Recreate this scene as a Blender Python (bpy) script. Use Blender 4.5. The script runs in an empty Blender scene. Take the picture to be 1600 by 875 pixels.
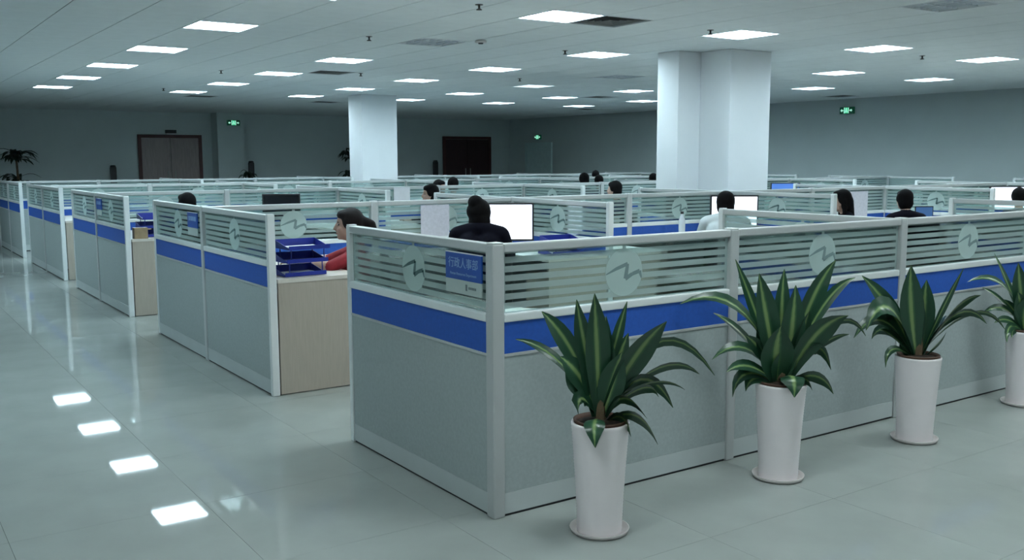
import bpy, bmesh, math, random
import numpy as np
from mathutils import Vector, Matrix, Euler

random.seed(7)
scene = bpy.context.scene
COL = scene.collection

# ------------------------------------------------------------------ camera
CAM = Vector((-2.22889, -3.38069, 1.55678))
FWD = Vector((0.56084, 0.81841, -0.12516)).normalized()
RGT = Vector((0.82468, -0.56559, -0.00291)).normalized()
UPV = RGT.cross(FWD).normalized()
FPX = 1501.13
cam_data = bpy.data.cameras.new('camera')
cam_data.sensor_fit = 'HORIZONTAL'
cam_data.sensor_width = 36.0
cam_data.lens = FPX / 1600.0 * 36.0
cam_data.clip_start = 0.05
cam_data.clip_end = 200
cam = bpy.data.objects.new('camera', cam_data)
m = Matrix.Identity(4)
for i in range(3):
    m[i][0], m[i][1], m[i][2], m[i][3] = RGT[i], UPV[i], -FWD[i], CAM[i]
cam.matrix_world = m
COL.objects.link(cam)
scene.camera = cam

# ------------------------------------------------------------------ world, exposure
world = bpy.data.worlds.new('world')
scene.world = world
world.use_nodes = True
world.node_tree.nodes['Background'].inputs[0].default_value = (0.6, 0.75, 0.8, 1)
world.node_tree.nodes['Background'].inputs[1].default_value = 0.02
scene.view_settings.view_transform = 'Standard'
scene.view_settings.look = 'None'
scene.view_settings.gamma = 1.0
scene.view_settings.use_curve_mapping = False
scene.view_settings.exposure = 0.0
LAMP_COLOR = (0.72, 0.92, 1.0)
LAMP_STRENGTH = 41.0
try:
    scene.cycles.max_bounces = 7
    scene.cycles.diffuse_bounces = 4
    scene.cycles.glossy_bounces = 3
    scene.cycles.transparent_max_bounces = 18
    scene.cycles.transmission_bounces = 6
    scene.cycles.caustics_reflective = False
    scene.cycles.caustics_refractive = False
    scene.cycles.sample_clamp_indirect = 20.0
    scene.cycles.use_denoising = True
except Exception:
    pass


def project(p):
    v = Vector(p) - CAM
    z = v.dot(FWD)
    if z < 0.05:
        return None
    return 800 + FPX * v.dot(RGT) / z, 437.5 - FPX * v.dot(UPV) / z, z


# ------------------------------------------------------------------ materials
MATS = {}


def mat(name, color, rough=0.5, metal=0.0, spec=0.5, noise=0.0, nscale=8.0, emit=None, estr=0.0, bump=0.0, bscale=60.0, stretch=None):
    if name in MATS:
        return MATS[name]
    M = bpy.data.materials.new(name)
    M.use_nodes = True
    nt = M.node_tree
    b = nt.nodes['Principled BSDF']
    b.inputs['Base Color'].default_value = (*color, 1)
    b.inputs['Roughness'].default_value = rough
    b.inputs['Metallic'].default_value = metal
    b.inputs['Specular IOR Level'].default_value = spec
    tc = nt.nodes.new('ShaderNodeTexCoord')
    out = tc.outputs['Object']
    if stretch:
        mp = nt.nodes.new('ShaderNodeMapping')
        mp.inputs['Scale'].default_value = stretch
        nt.links.new(out, mp.inputs[0])
        out = mp.outputs[0]
    if noise > 0:
        n = nt.nodes.new('ShaderNodeTexNoise')
        n.inputs['Scale'].default_value = nscale
        n.inputs['Detail'].default_value = 4
        nt.links.new(out, n.inputs['Vector'])
        r = nt.nodes.new('ShaderNodeValToRGB')
        r.color_ramp.elements[0].position = 0.3
        r.color_ramp.elements[1].position = 0.7
        r.color_ramp.elements[0].color = (*[c * (1 - noise) for c in color], 1)
        r.color_ramp.elements[1].color = (*[min(1, c * (1 + noise)) for c in color], 1)
        nt.links.new(n.outputs['Fac'], r.inputs[0])
        nt.links.new(r.outputs[0], b.inputs['Base Color'])
    if bump > 0:
        n2 = nt.nodes.new('ShaderNodeTexNoise')
        n2.inputs['Scale'].default_value = bscale
        nt.links.new(out, n2.inputs['Vector'])
        bp = nt.nodes.new('ShaderNodeBump')
        bp.inputs['Strength'].default_value = bump
        bp.inputs['Distance'].default_value = 0.002
        nt.links.new(n2.outputs['Fac'], bp.inputs['Height'])
        nt.links.new(bp.outputs[0], b.inputs['Normal'])
    if emit:
        b.inputs['Emission Color'].default_value = (*emit, 1)
        b.inputs['Emission Strength'].default_value = estr
    MATS[name] = M
    return M


M_WALL = mat('wall_paint', (0.64, 0.71, 0.71), 0.8, noise=0.03, nscale=1.5, bump=0.1)
M_COLUMN = mat('column_paint', (0.78, 0.80, 0.82), 0.7, noise=0.02, nscale=2)
M_CEIL = mat('ceiling_board', (0.72, 0.76, 0.77), 0.9, noise=0.03, nscale=5, bump=0.15, bscale=120)
M_CEILGAP = mat('ceiling_void', (0.05, 0.055, 0.055), 0.9, noise=0.1)
M_FLOOR = mat('polished_tile', (0.33, 0.36, 0.345), 0.03, spec=0.16, noise=0.06, nscale=3.0)
M_GROUT = mat('floor_grout', (0.28, 0.29, 0.28), 0.6, noise=0.05)
M_ALU = mat('white_aluminium', (0.50, 0.525, 0.525), 0.32, 0.15, noise=0.02)
M_ALUB = mat('bright_aluminium', (0.76, 0.80, 0.80), 0.28, 0.1, noise=0.02)
M_BOARD = mat('grey_fabric_board', (0.37, 0.425, 0.425), 0.75, noise=0.06, nscale=60, bump=0.2, bscale=300)
M_BLUE = mat('blue_fabric_board', (0.012, 0.088, 0.43), 0.65, noise=0.08, nscale=50, bump=0.2, bscale=300)
M_KICK = mat('grey_kick_board', (0.50, 0.55, 0.55), 0.5, noise=0.02)
M_BASE = mat('dark_base_strip', (0.015, 0.017, 0.02), 0.6, noise=0.1)
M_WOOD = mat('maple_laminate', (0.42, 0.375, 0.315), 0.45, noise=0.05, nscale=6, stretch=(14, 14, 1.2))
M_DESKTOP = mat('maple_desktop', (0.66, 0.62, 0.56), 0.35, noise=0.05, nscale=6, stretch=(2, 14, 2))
M_BLACK = mat('black_plastic', (0.012, 0.012, 0.014), 0.4, noise=0.1)
M_DARKGREY = mat('dark_grey_metal', (0.05, 0.05, 0.055), 0.45, noise=0.1)
M_TRAY = mat('blue_plastic', (0.015, 0.03, 0.27), 0.35, noise=0.05)
M_PAPER = mat('white_paper', (0.72, 0.72, 0.76), 0.8, noise=0.03, nscale=20)
M_LILAC = mat('printed_paper', (0.55, 0.55, 0.62), 0.8, noise=0.08, nscale=40)
M_CARD = mat('brown_cardboard', (0.30, 0.22, 0.13), 0.8, noise=0.1, nscale=20)
M_SIGNBLUE = mat('sign_blue', (0.01, 0.07, 0.36), 0.3, noise=0.04)
M_SIGNTXT = mat('sign_lettering', (0.25, 0.4, 0.62), 0.4, noise=0.03)
M_SIGNPLATE = mat('sign_plate', (0.42, 0.5, 0.48), 0.4, noise=0.03)
M_LOGO = mat('emblem_grey', (0.12, 0.155, 0.165), 0.5, noise=0.05)
M_POT = mat('white_ceramic', (0.88, 0.82, 0.83), 0.38, noise=0.02, nscale=10)
M_SAUCER = mat('saucer_ceramic', (0.62, 0.58, 0.57), 0.45, noise=0.05)
M_NURSERY = mat('brown_nursery_pot', (0.10, 0.05, 0.032), 0.6, noise=0.1)
M_SOIL = mat('potting_soil', (0.03, 0.02, 0.014), 0.95, noise=0.5, nscale=40, bump=1.0, bscale=80)
M_STEM = mat('woody_stem', (0.13, 0.09, 0.05), 0.8, noise=0.25, nscale=20)
M_FARLEAF = mat('dark_far_leaf', (0.012, 0.03, 0.016), 0.6, noise=0.3)
M_DOORFRAME = mat('maroon_door_frame', (0.085, 0.022, 0.022), 0.45, noise=0.15)
M_DOORA = mat('brown_door_leaf', (0.36, 0.28, 0.27), 0.4, noise=0.12, nscale=4, stretch=(8, 8, 1))
M_DOORB = mat('dark_maroon_door_leaf', (0.045, 0.014, 0.016), 0.55, noise=0.15, nscale=4, stretch=(8, 8, 1))
M_DOORC = mat('pale_green_door_leaf', (0.66, 0.82, 0.82), 0.5, noise=0.05)
M_BRASS = mat('door_metal', (0.4, 0.4, 0.38), 0.3, 0.9, noise=0.05)
M_EXITBOX = mat('exit_green', (0.004, 0.05, 0.03), 0.4, noise=0.05, emit=(0.0, 0.3, 0.12), estr=0.05)
M_EXITGLOW = mat('exit_green_glow', (0.02, 0.4, 0.2), 0.4, noise=0.02, emit=(0.05, 0.85, 0.4), estr=0.55)
M_EXITMARK = mat('exit_white_glow', (0.5, 0.9, 0.75), 0.4, noise=0.02, emit=(0.45, 1.0, 0.75), estr=0.9)
M_LOUVRE = mat('anodised_louvre', (0.74, 0.78, 0.82), 0.3, 0.35, noise=0.04)
M_HOUSING = mat('lamp_housing', (0.75, 0.78, 0.8), 0.4, 0.2, noise=0.02)
M_LAMPON = mat('lit_fluorescent', (0.9, 0.95, 1.0), 0.5, noise=0.01, emit=LAMP_COLOR, estr=LAMP_STRENGTH)
M_LAMPWARM = mat('lit_fluorescent_neutral', (0.95, 0.95, 0.95), 0.5, noise=0.01, emit=(0.84, 0.95, 0.97), estr=LAMP_STRENGTH * 0.76)
M_LAMPDIM = mat('weak_fluorescent', (0.85, 0.9, 0.95), 0.5, noise=0.01, emit=LAMP_COLOR, estr=LAMP_STRENGTH * 0.12)
M_LAMPOFF = mat('unlit_fluorescent', (0.8, 0.82, 0.85), 0.35, 0.1, noise=0.05)
M_VENT = mat('vent_grille', (0.16, 0.165, 0.165), 0.5, noise=0.1)
M_VENTIN = mat('vent_inside', (0.02, 0.02, 0.02), 0.8, noise=0.1)
M_SPRINK = mat('sprinkler_bronze', (0.06, 0.055, 0.05), 0.4, 0.6, noise=0.1)
M_SCREENW = mat('white_screen', (0.6, 0.65, 0.9), 0.3, noise=0.02, emit=(0.86, 0.92, 1.0), estr=1.9)
M_SCREENB = mat('blue_screen', (0.1, 0.2, 0.5), 0.3, noise=0.02, emit=(0.06, 0.2, 0.8), estr=0.35)
M_SCREENOFF = mat('off_screen', (0.008, 0.008, 0.01), 0.15, noise=0.05)
M_HAIR = mat('black_hair', (0.003, 0.0025, 0.003), 0.75, spec=0.12, noise=0.3, nscale=30, bump=0.6, bscale=90)
M_HAIRB = mat('dark_brown_hair', (0.006, 0.0035, 0.004), 0.65, spec=0.2, noise=0.3, nscale=30, bump=0.6, bscale=90)
M_SKIN = mat('skin', (0.42, 0.27, 0.21), 0.55, noise=0.05)
M_RED = mat('red_knit', (0.25, 0.006, 0.016), 0.75, noise=0.12, nscale=40, bump=0.3)
M_NAVY = mat('dark_navy_cloth', (0.0045, 0.0045, 0.010), 0.85, spec=0.1, noise=0.15, nscale=40, bump=0.3)
M_SHIRT = mat('pale_shirt', (0.60, 0.66, 0.68), 0.8, noise=0.04, nscale=20, bump=0.3)
M_DENIM = mat('dark_trousers', (0.02, 0.022, 0.03), 0.8, noise=0.15, nscale=40)
M_SHOE = mat('black_shoes', (0.01, 0.01, 0.01), 0.4, noise=0.1)
M_EYE = mat('eye_dark', (0.015, 0.01, 0.01), 0.2, noise=0.1)
M_LIP = mat('lips', (0.32, 0.11, 0.10), 0.5, noise=0.05)
M_BOTTLE = mat('pale_bottle', (0.6, 0.65, 0.7), 0.2, noise=0.03)


def glass_like(name, base, trans, diff, transl, gloss):
    M = bpy.data.materials.new(name)
    M.use_nodes = True
    nt = M.node_tree
    for n in list(nt.nodes):
        nt.nodes.remove(n)
    o = nt.nodes.new('ShaderNodeOutputMaterial')
    t = nt.nodes.new('ShaderNodeBsdfTransparent')
    t.inputs[0].default_value = (*trans, 1)
    cur = t.outputs[0]
    tc = nt.nodes.new('ShaderNodeTexCoord')
    nz = nt.nodes.new('ShaderNodeTexNoise')
    nz.inputs['Scale'].default_value = 7
    nt.links.new(tc.outputs['Object'], nz.inputs['Vector'])
    rm = nt.nodes.new('ShaderNodeValToRGB')
    rm.color_ramp.elements[0].color = (*[c * 0.95 for c in base], 1)
    rm.color_ramp.elements[1].color = (*base, 1)
    nt.links.new(nz.outputs['Fac'], rm.inputs[0])
    if diff > 0:
        d = nt.nodes.new('ShaderNodeBsdfDiffuse')
        nt.links.new(rm.outputs[0], d.inputs[0])
        tl = nt.nodes.new('ShaderNodeBsdfTranslucent')
        nt.links.new(rm.outputs[0], tl.inputs[0])
        mx = nt.nodes.new('ShaderNodeMixShader')
        mx.inputs[0].default_value = transl
        nt.links.new(d.outputs[0], mx.inputs[1])
        nt.links.new(tl.outputs[0], mx.inputs[2])
        m2 = nt.nodes.new('ShaderNodeMixShader')
        m2.inputs[0].default_value = diff
        nt.links.new(cur, m2.inputs[1])
        nt.links.new(mx.outputs[0], m2.inputs[2])
        cur = m2.outputs[0]
    if gloss > 0:
        g = nt.nodes.new('ShaderNodeBsdfGlossy')
        g.inputs['Roughness'].default_value = 0.02
        fr = nt.nodes.new('ShaderNodeFresnel')
        fr.inputs['IOR'].default_value = 1.45
        mu = nt.nodes.new('ShaderNodeMath')
        mu.operation = 'MULTIPLY'
        mu.inputs[1].default_value = gloss
        nt.links.new(fr.outputs[0], mu.inputs[0])
        m3 = nt.nodes.new('ShaderNodeMixShader')
        nt.links.new(mu.outputs[0], m3.inputs[0])
        nt.links.new(cur, m3.inputs[1])
        nt.links.new(g.outputs[0], m3.inputs[2])
        cur = m3.outputs[0]
    nt.links.new(cur, o.inputs[0])
    MATS[name] = M
    return M


M_GLASS = glass_like('clear_glass', (0.6, 0.8, 0.78), (0.80, 0.90, 0.89), 0.0, 0.0, 0.8)
M_FROST = glass_like('frosted_film', (0.56, 0.66, 0.645), (0.75, 0.85, 0.84), 0.68, 0.4, 0.0)
M_FROSTD = glass_like('frosted_emblem', (0.62, 0.73, 0.71), (0.8, 0.9, 0.9), 0.86, 0.4, 0.0)


M_MARK = glass_like('emblem_mark_tint', (0.10, 0.15, 0.165), (0.6, 0.7, 0.72), 0.42, 0.3, 0.0)

M_MARKPALE = glass_like('emblem_mark_pale', (0.34, 0.43, 0.44), (0.75, 0.85, 0.86), 0.6, 0.3, 0.0)


def leaf_material():
    M = bpy.data.materials.new('striped_leaf')
    M.use_nodes = True
    nt = M.node_tree
    b = nt.nodes['Principled BSDF']
    uv = nt.nodes.new('ShaderNodeUVMap')
    sp = nt.nodes.new('ShaderNodeSeparateXYZ')
    nt.links.new(uv.outputs[0], sp.inputs[0])
    nz = nt.nodes.new('ShaderNodeTexNoise')
    nz.inputs['Scale'].default_value = 25
    mp = nt.nodes.new('ShaderNodeMapping')
    mp.inputs['Scale'].default_value = (1.0, 0.06, 1)
    nt.links.new(uv.outputs[0], mp.inputs[0])
    nt.links.new(mp.outputs[0], nz.inputs['Vector'])
    ad = nt.nodes.new('ShaderNodeMath')
    ad.operation = 'MULTIPLY_ADD'
    ad.inputs[1].default_value = 0.14
    nt.links.new(nz.outputs['Fac'], ad.inputs[0])
    nt.links.new(sp.outputs[0], ad.inputs[2])
    r = nt.nodes.new('ShaderNodeValToRGB')
    r.color_ramp.interpolation = 'LINEAR'
    dk, md, lt = (0.016, 0.062, 0.032, 1), (0.04, 0.12, 0.045, 1), (0.20, 0.30, 0.11, 1)
    els = r.color_ramp.elements
    els[0].position, els[0].color = 0.0, dk
    els[1].position, els[1].color = 1.0, dk
    for p, c in ((0.40, dk), (0.47, md), (0.53, lt), (0.61, lt), (0.67, md), (0.74, dk)):
        e = els.new(p)
        e.color = c
    nt.links.new(ad.outputs[0], r.inputs[0])
    nt.links.new(r.outputs[0], b.inputs['Base Color'])
    b.inputs['Roughness'].default_value = 0.32
    return M


M_LEAF = leaf_material()

# ------------------------------------------------------------------ mesh helpers


class MB:
    def __init__(s):
        s.v, s.f, s.uv = [], [], []

    def add(s, vs, fs):
        o = len(s.v)
        s.v += [tuple(v) for v in vs]
        s.f += [tuple(i + o for i in f) for f in fs]
        return s

    def box(s, x0, x1, y0, y1, z0, z1):
        vs = [(x0, y0, z0), (x1, y0, z0), (x1, y1, z0), (x0, y1, z0), (x0, y0, z1), (x1, y0, z1), (x1, y1, z1), (x0, y1, z1)]
        return s.add(vs, [(0, 3, 2, 1), (4, 5, 6, 7), (0, 1, 5, 4), (1, 2, 6, 5), (2, 3, 7, 6), (3, 0, 4, 7)])

    def bbox(s, x0, x1, y0, y1, z0, z1, b=0.005):
        # box with the edges running along every axis chamfered
        bm = bmesh.new()
        bmesh.ops.create_cube(bm, size=1)
        for v in bm.verts:
            v.co = Vector((x0 if v.co.x < 0 else x1, y0 if v.co.y < 0 else y1, z0 if v.co.z < 0 else z1))
        bmesh.ops.bevel(bm, geom=list(bm.edges), offset=b, segments=2, affect='EDGES', profile=0.6)
        bm.verts.index_update()
        s.add([v.co[:] for v in bm.verts], [[v.index for v in f.verts] for f in bm.faces])
        bm.free()
        return s

    def prism(s, pts, z0, z1):
        n = len(pts)
        vs = [(x, y, z0) for x, y in pts] + [(x, y, z1) for x, y in pts]
        fs = [tuple(range(n - 1, -1, -1)), tuple(range(n, 2 * n))]
        fs += [(i, (i + 1) % n, n + (i + 1) % n, n + i) for i in range(n)]
        return s.add(vs, fs)

    def lathe(s, prof, n=32, c=(0, 0)):
        vs = []
        for r, z in prof:
            for k in range(n):
                a = 2 * math.pi * k / n
                vs.append((c[0] + r * math.cos(a), c[1] + r * math.sin(a), z))
        fs = []
        for i in range(len(prof) - 1):
            for k in range(n):
                fs.append((i * n + k, i * n + (k + 1) % n, (i + 1) * n + (k + 1) % n, (i + 1) * n + k))
        fs.append(tuple(range(n - 1, -1, -1)))
        fs.append(tuple((len(prof) - 1) * n + k for k in range(n)))
        return s.add(vs, fs)

    def tube(s, pts, r, n=8):
        pts = [Vector(p) for p in pts]
        rr = r if isinstance(r, (list, tuple)) else [r] * len(pts)
        vs = []
        for i, p in enumerate(pts):
            t = (pts[min(i + 1, len(pts) - 1)] - pts[max(i - 1, 0)]).normalized()
            a = t.orthogonal().normalized()
            b = t.cross(a)
            for k in range(n):
                an = 2 * math.pi * k / n
                vs.append(p + (a * math.cos(an) + b * math.sin(an)) * rr[i])
        fs = []
        for i in range(len(pts) - 1):
            for k in range(n):
                fs.append((i * n + k, i * n + (k + 1) % n, (i + 1) * n + (k + 1) % n, (i + 1) * n + k))
        fs.append(tuple(range(n - 1, -1, -1)))
        fs.append(tuple((len(pts) - 1) * n + k for k in range(n)))
        return s.add([v[:] for v in vs], fs)

    def mesh(s, name, material, smooth=False, recalc=True):
        me = bpy.data.meshes.new(name)
        me.from_pydata(s.v, [], s.f)
        me.materials.append(material)
        if recalc:
            bm = bmesh.new()
            bm.from_mesh(me)
            bmesh.ops.recalc_face_normals(bm, faces=bm.faces)
            bm.to_mesh(me)
            bm.free()
        if smooth:
            for p in me.polygons:
                p.use_smooth = True
        return me

    def build(s, name, material, parent=None, loc=(0, 0, 0), smooth=False):
        return inst(name, s.mesh(name, material, smooth), parent, loc)


def inst(name, me, parent=None, loc=(0, 0, 0), rz=0.0):
    o = bpy.data.objects.new(name, me)
    COL.objects.link(o)
    o.location = loc
    o.rotation_euler = (0, 0, rz)
    if parent:
        o.parent = parent
    return o


def tag(o, label=None, cat=None, group=None, kind=None):
    if label:
        o['label'] = label
    if cat:
        o['category'] = cat
    if group:
        o['group'] = group
    if kind:
        o['kind'] = kind
    return o


def thing(name, label, cat, loc=(0, 0, 0), rz=0.0, group=None):
    return tag(inst(name, None, None, loc, rz), label, cat, group, 'thing')


ORD = ['first', 'second', 'third', 'fourth', 'fifth', 'sixth', 'seventh', 'eighth', 'ninth', 'tenth', 'eleventh', 'twelfth']

# ------------------------------------------------------------------ layout
P = 1.4377                      # pitch of the partition posts along a row
H = 1.2                         # partition height
HC = 2.855                      # ceiling height
X_LEFT, X_RIGHT, Y_BACK, Y_FAR = -5.0, 16.45, -9.0, 24.0
TX, TY = 0.599, 0.5915          # ceiling tile
LX0, LY0 = 0.886, 3.857         # centre of a ceiling light
# rows of cubicles: centre y, half depth, number of bays
ROWS = [(0.0, 1.43, 6), (4.06, 1.43, 10), (7.95, 1.37, 10), (11.5, 1.37, 10), (15.05, 1.37, 10)]
ROWNAME = ['front', 'second', 'third', 'fourth', 'farthest']

# ------------------------------------------------------------------ room shell


def struct(name, mb, material, parent=None):
    o = mb.build(name, material, parent)
    if parent is None:
        tag(o, kind='structure')
    return o


floor = struct('floor', MB().box(X_LEFT, X_RIGHT, Y_BACK, Y_FAR, -0.12, -0.012), M_GROUT)
ceiling = struct('ceiling', MB().box(X_LEFT, X_RIGHT, Y_BACK, Y_FAR, HC + 0.10, HC + 0.18), M_CEILGAP)
struct('wall_far', MB().box(X_LEFT, X_RIGHT + 0.2, Y_FAR, Y_FAR + 0.2, -0.12, HC + 0.18), M_WALL)
struct('wall_right', MB().box(X_RIGHT, X_RIGHT + 0.2, Y_BACK, Y_FAR, -0.12, HC + 0.18), M_WALL)
struct('wall_left', MB().box(X_LEFT - 0.2, X_LEFT, Y_BACK, Y_FAR, -0.12, HC + 0.18), M_WALL)
struct('wall_back', MB().box(X_LEFT - 0.2, X_RIGHT + 0.2, Y_BACK - 0.2, Y_BACK, -0.12, HC + 0.18), M_WALL)
struct('wall_pilaster', MB().box(6.27, 7.0, 23.45, Y_FAR - 0.001, 0, HC - 0.001), M_WALL)
struct('baseboard_far', MB().box(7.0, X_RIGHT, Y_FAR - 0.015, Y_FAR, 0, 0.1), M_DARKGREY)
struct('baseboard_right', MB().box(X_RIGHT - 0.015, X_RIGHT, Y_BACK, 22.0, 0, 0.1), M_DARKGREY)

# the two columns, the nearer one with a narrower casing on its left
struct('column', MB().bbox(6.56, 7.27, 4.80, 5.66, 0, HC - 0.002, 0.006), M_COLUMN)
struct('column_casing', MB().bbox(6.18, 6.555, 5.29, 5.66, 0, HC - 0.002, 0.006), M_COLUMN)
c2 = struct('column.001', MB().bbox(6.36, 6.74, 14.50, 15.10, 0, HC - 0.002, 0.006), M_COLUMN)
struct('column_casing.001', MB().bbox(6.745, 7.17, 14.52, 15.10, 0, HC - 0.002, 0.006), M_COLUMN)

# lights: column index, row index -> state
LIT = {}
for i in range(0, 6):
    for j in range(0, 6):
        LIT[(i, j)] = 'on'
LIT[(1, 1)] = 'off'
LIT[(2, -1)] = 'off'
LIT[(3, 2)] = 'off'
LIT[(3, 3)] = 'dim'
LIT[(4, 2)] = 'on'
LIT[(4, 3)] = 'half'
LIT[(2, 3)] = 'half'
for k in ((-1, 0), (-1, 2), (-1, 4), (-2, 3)):  # unseen left-hand fixtures, added to brighten the aisle end boards and floor
    LIT[k] = 'on'
for k in ((0, -1), (1, -1), (3, -1), (4, -1), (0, -2), (1, -2), (2, -2), (3, -2), (4, -2), (1, -3), (3, -3), (0, -4), (2, -4), (-1, -3), (-1, -2)):  # left-side ones here are unseen fill, added to lift pots and end boards
    LIT[k] = 'warm'
VENTS = [(5, 0), (5, 11), (5, 22), (17, 15), (22, 22), (24, 10), (10, 23)]
HOLES = {(4 * i, 4 * j) for (i, j) in LIT} | set(VENTS)


def grid_tiles(parent, name, me, cells, z, most=300):
    """single tiles for the cells that show largest, the rest joined"""
    seen = []
    for (x, y) in cells:
        q = project((x, y, z))
        inside = q and -40 < q[0] < 1640 and -30 < q[1] < 905
        seen.append(((q[2] if inside else 1e3 + (Vector((x, y, z)) - CAM).length), x, y))
    seen.sort()
    for d, x, y in seen[:most]:
        inst(name, me, parent, (x, y, z))
    mb = MB()
    vs = [v.co[:] for v in me.vertices]
    fs = [tuple(p.vertices) for p in me.polygons]
    for d, x, y in seen[most:]:
        mb.add([(a + x, b + y, c + z) for a, b, c in vs], fs)
    o = inst(name + '_field', mb.mesh(name + '_field', me.materials[0], False, False), parent)
    o['kind'] = 'stuff'


ct = MB().box(-TX / 2 + 0.004, TX / 2 - 0.004, -TY / 2 + 0.0008, TY / 2 - 0.0008, 0, 0.004).mesh('ceiling_tile', M_CEIL)
cells = []
for a in range(int((X_LEFT - LX0) / TX) - 1, int((X_RIGHT - LX0) / TX) + 2):
    for b in range(int((Y_BACK - LY0) / TY) - 1, int((Y_FAR - LY0) / TY) + 2):
        x, y = LX0 + a * TX, LY0 + b * TY
        if (a, b) in HOLES or not (X_LEFT < x < X_RIGHT and Y_BACK < y < Y_FAR):
            continue
        cells.append((x, y))
grid_tiles(ceiling, 'ceiling_tile', ct, cells, HC)

FT = 0.8
ft = MB().box(-FT / 2 + 0.0007, FT / 2 - 0.0007, -FT / 2 + 0.0007, FT / 2 - 0.0007, -0.0119, 0).mesh('floor_tile', M_FLOOR)
cells = [(X_LEFT + FT * (a + 0.5), Y_BACK + 0.3 + FT * (b + 0.5)) for a in range(27) for b in range(41)]
grid_tiles(floor, 'floor_tile', ft, cells, 0.0)

# ------------------------------------------------------------------ doors, exit signs, things at the far wall


def door(name, x0, x1, ztop, mleaf, frame_w=0.09):
    d = MB()
    y0, y1 = Y_FAR - 0.06, Y_FAR
    d.box(x0, x0 + frame_w, y0, y1, 0, ztop).box(x1 - frame_w, x1, y0, y1, 0, ztop).box(x0 + frame_w, x1 - frame_w, y0, y1, ztop - frame_w, ztop)
    o = tag(d.build(name, M_DOORFRAME), kind='structure')
    xm = (x0 + x1) / 2
    for (a, b, s) in ((x0 + frame_w, xm - 0.004, 1), (xm + 0.004, x1 - frame_w, -1)):
        lf = MB().bbox(a + 0.002, b - 0.002, Y_FAR - 0.045, Y_FAR - 0.005, 0.01, ztop - frame_w - 0.004, 0.004).build('door_leaf', mleaf, o)
        hx = b - 0.09 if s > 0 else a + 0.09
        MB().tube([(hx, Y_FAR - 0.075, 0.95), (hx, Y_FAR - 0.075, 1.25)], 0.012).box(hx - 0.008, hx + 0.008, Y_FAR - 0.075, Y_FAR - 0.04, 0.97, 0.99).box(hx - 0.008, hx + 0.008, Y_FAR - 0.075, Y_FAR - 0.04, 1.21, 1.23).build('handle', M_BRASS, lf)
    return o


door('door_1', 4.26, 5.98, 2.24, M_DOORA)
door('door_2', 13.80, 15.66, 2.29, M_DOORB)
d3 = MB().box(X_RIGHT - 0.06, X_RIGHT, 21.55, 21.63, 0, 2.08).box(X_RIGHT - 0.06, X_RIGHT, 22.92, 23.0, 0, 2.08).box(X_RIGHT - 0.06, X_RIGHT, 21.63, 22.92, 2.0, 2.08).build('door_3', M_DOORC)
tag(d3, kind='structure')
lf = MB().bbox(X_RIGHT - 0.04, X_RIGHT - 0.005, 21.635, 22.915, 0.01, 1.995, 0.004).build('door_leaf', M_DOORC, d3)
MB().tube([(X_RIGHT - 0.07, 22.8, 1.0), (X_RIGHT - 0.07, 22.66, 1.0)], 0.011).box(X_RIGHT - 0.075, X_RIGHT - 0.04, 22.79, 22.81, 0.99, 1.01).build('handle', M_BRASS, lf)

t = thing('door_sign_box', 'small dark box mounted above the brown double door', 'sign', (5.14, Y_FAR - 0.07, 2.25))
MB().bbox(-0.14, 0.14, -0.05, 0.065, 0.03, 0.12, 0.006).build('box', M_BLACK, t)
MB().box(-0.12, 0.12, -0.045, 0.06, 0.0, 0.029).build('light_strip', M_PAPER, t)


def exit_sign(loc, rz, label, w=0.36, h=0.15):
    t = thing('exit_sign', label, 'exit sign', loc, rz)
    MB().bbox(-w / 2, w / 2, -0.03, 0.03, 0, h, 0.004).build('housing', M_EXITBOX, t)
    MB().box(-0.045, 0.045, -0.0335, -0.0305, 0.012, h - 0.012).build('green_panel', M_EXITGLOW, t)
    for s in (-1, 1):
        MB().box(s * 0.055 - 0.009, s * 0.055 + 0.009, -0.034, -0.0305, 0.012, h - 0.012).build('bright_bar', M_EXITMARK, t)
    mb = MB()   # running figure
    mb.box(-0.012, 0.012, -0.036, -0.034, h * 0.70, h * 0.86).box(-0.016, 0.014, -0.036, -0.034, h * 0.42, h * 0.68).box(-0.03, -0.012, -0.036, -0.034, h * 0.18, h * 0.44).box(0.006, 0.026, -0.036, -0.034, h * 0.2, h * 0.44)
    mb.build('running_figure', M_EXITMARK, t)
    for s in (-1, 1):
        mb = MB()
        y0, y1 = -0.034, -0.0305
        tipx, bx, sx = s * 0.155, s * 0.12, s * 0.085
        mb.add([(tipx, y0, h * .5), (bx, y0, h * .72), (bx, y0, h * .28), (tipx, y1, h * .5), (bx, y1, h * .72), (bx, y1, h * .28)], [(0, 1, 2), (3, 5, 4), (0, 3, 4, 1), (1, 4, 5, 2), (2, 5, 3, 0)])
        mb.box(min(bx, sx), max(bx, sx), y0, y1, h * .42, h * .58)
        mb.build('arrow', M_EXITMARK, t)
    return t


exit_sign((6.72, 23.415, 2.50), 0, 'small green exit sign on the pilaster right of the brown double door')
exit_sign((X_RIGHT - 0.032, 22.3, 2.18), -math.pi / 2, 'dim green exit sign above the pale green door in the far corner', 0.3, 0.15)
exit_sign((X_RIGHT - 0.032, 10.45, 2.54), -math.pi / 2, 'green exit sign high on the right wall beside the big column', 0.36, 0.15)


def slim_stand(x, y, label, h=1.46):
    t = thing('slim_stand', label, 'stand', (x, y, 0), group='black stands at the far wall')
    MB().lathe([(0.13, 0), (0.13, 0.02), (0.05, 0.035)], 20).build('base', M_BLACK, t)
    MB().lathe([(0.045, 0.035), (0.045, 0.9)], 16).build('pole', M_BLACK, t)
    MB().bbox(-0.075, 0.075, -0.05, 0.05, 0.9, h - 0.05, 0.01).build('body', M_BLACK, t)
    MB().lathe([(0.07, h - 0.05), (0.075, h - 0.02), (0.05, h)], 16).build('cap', M_BLACK, t)


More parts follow.
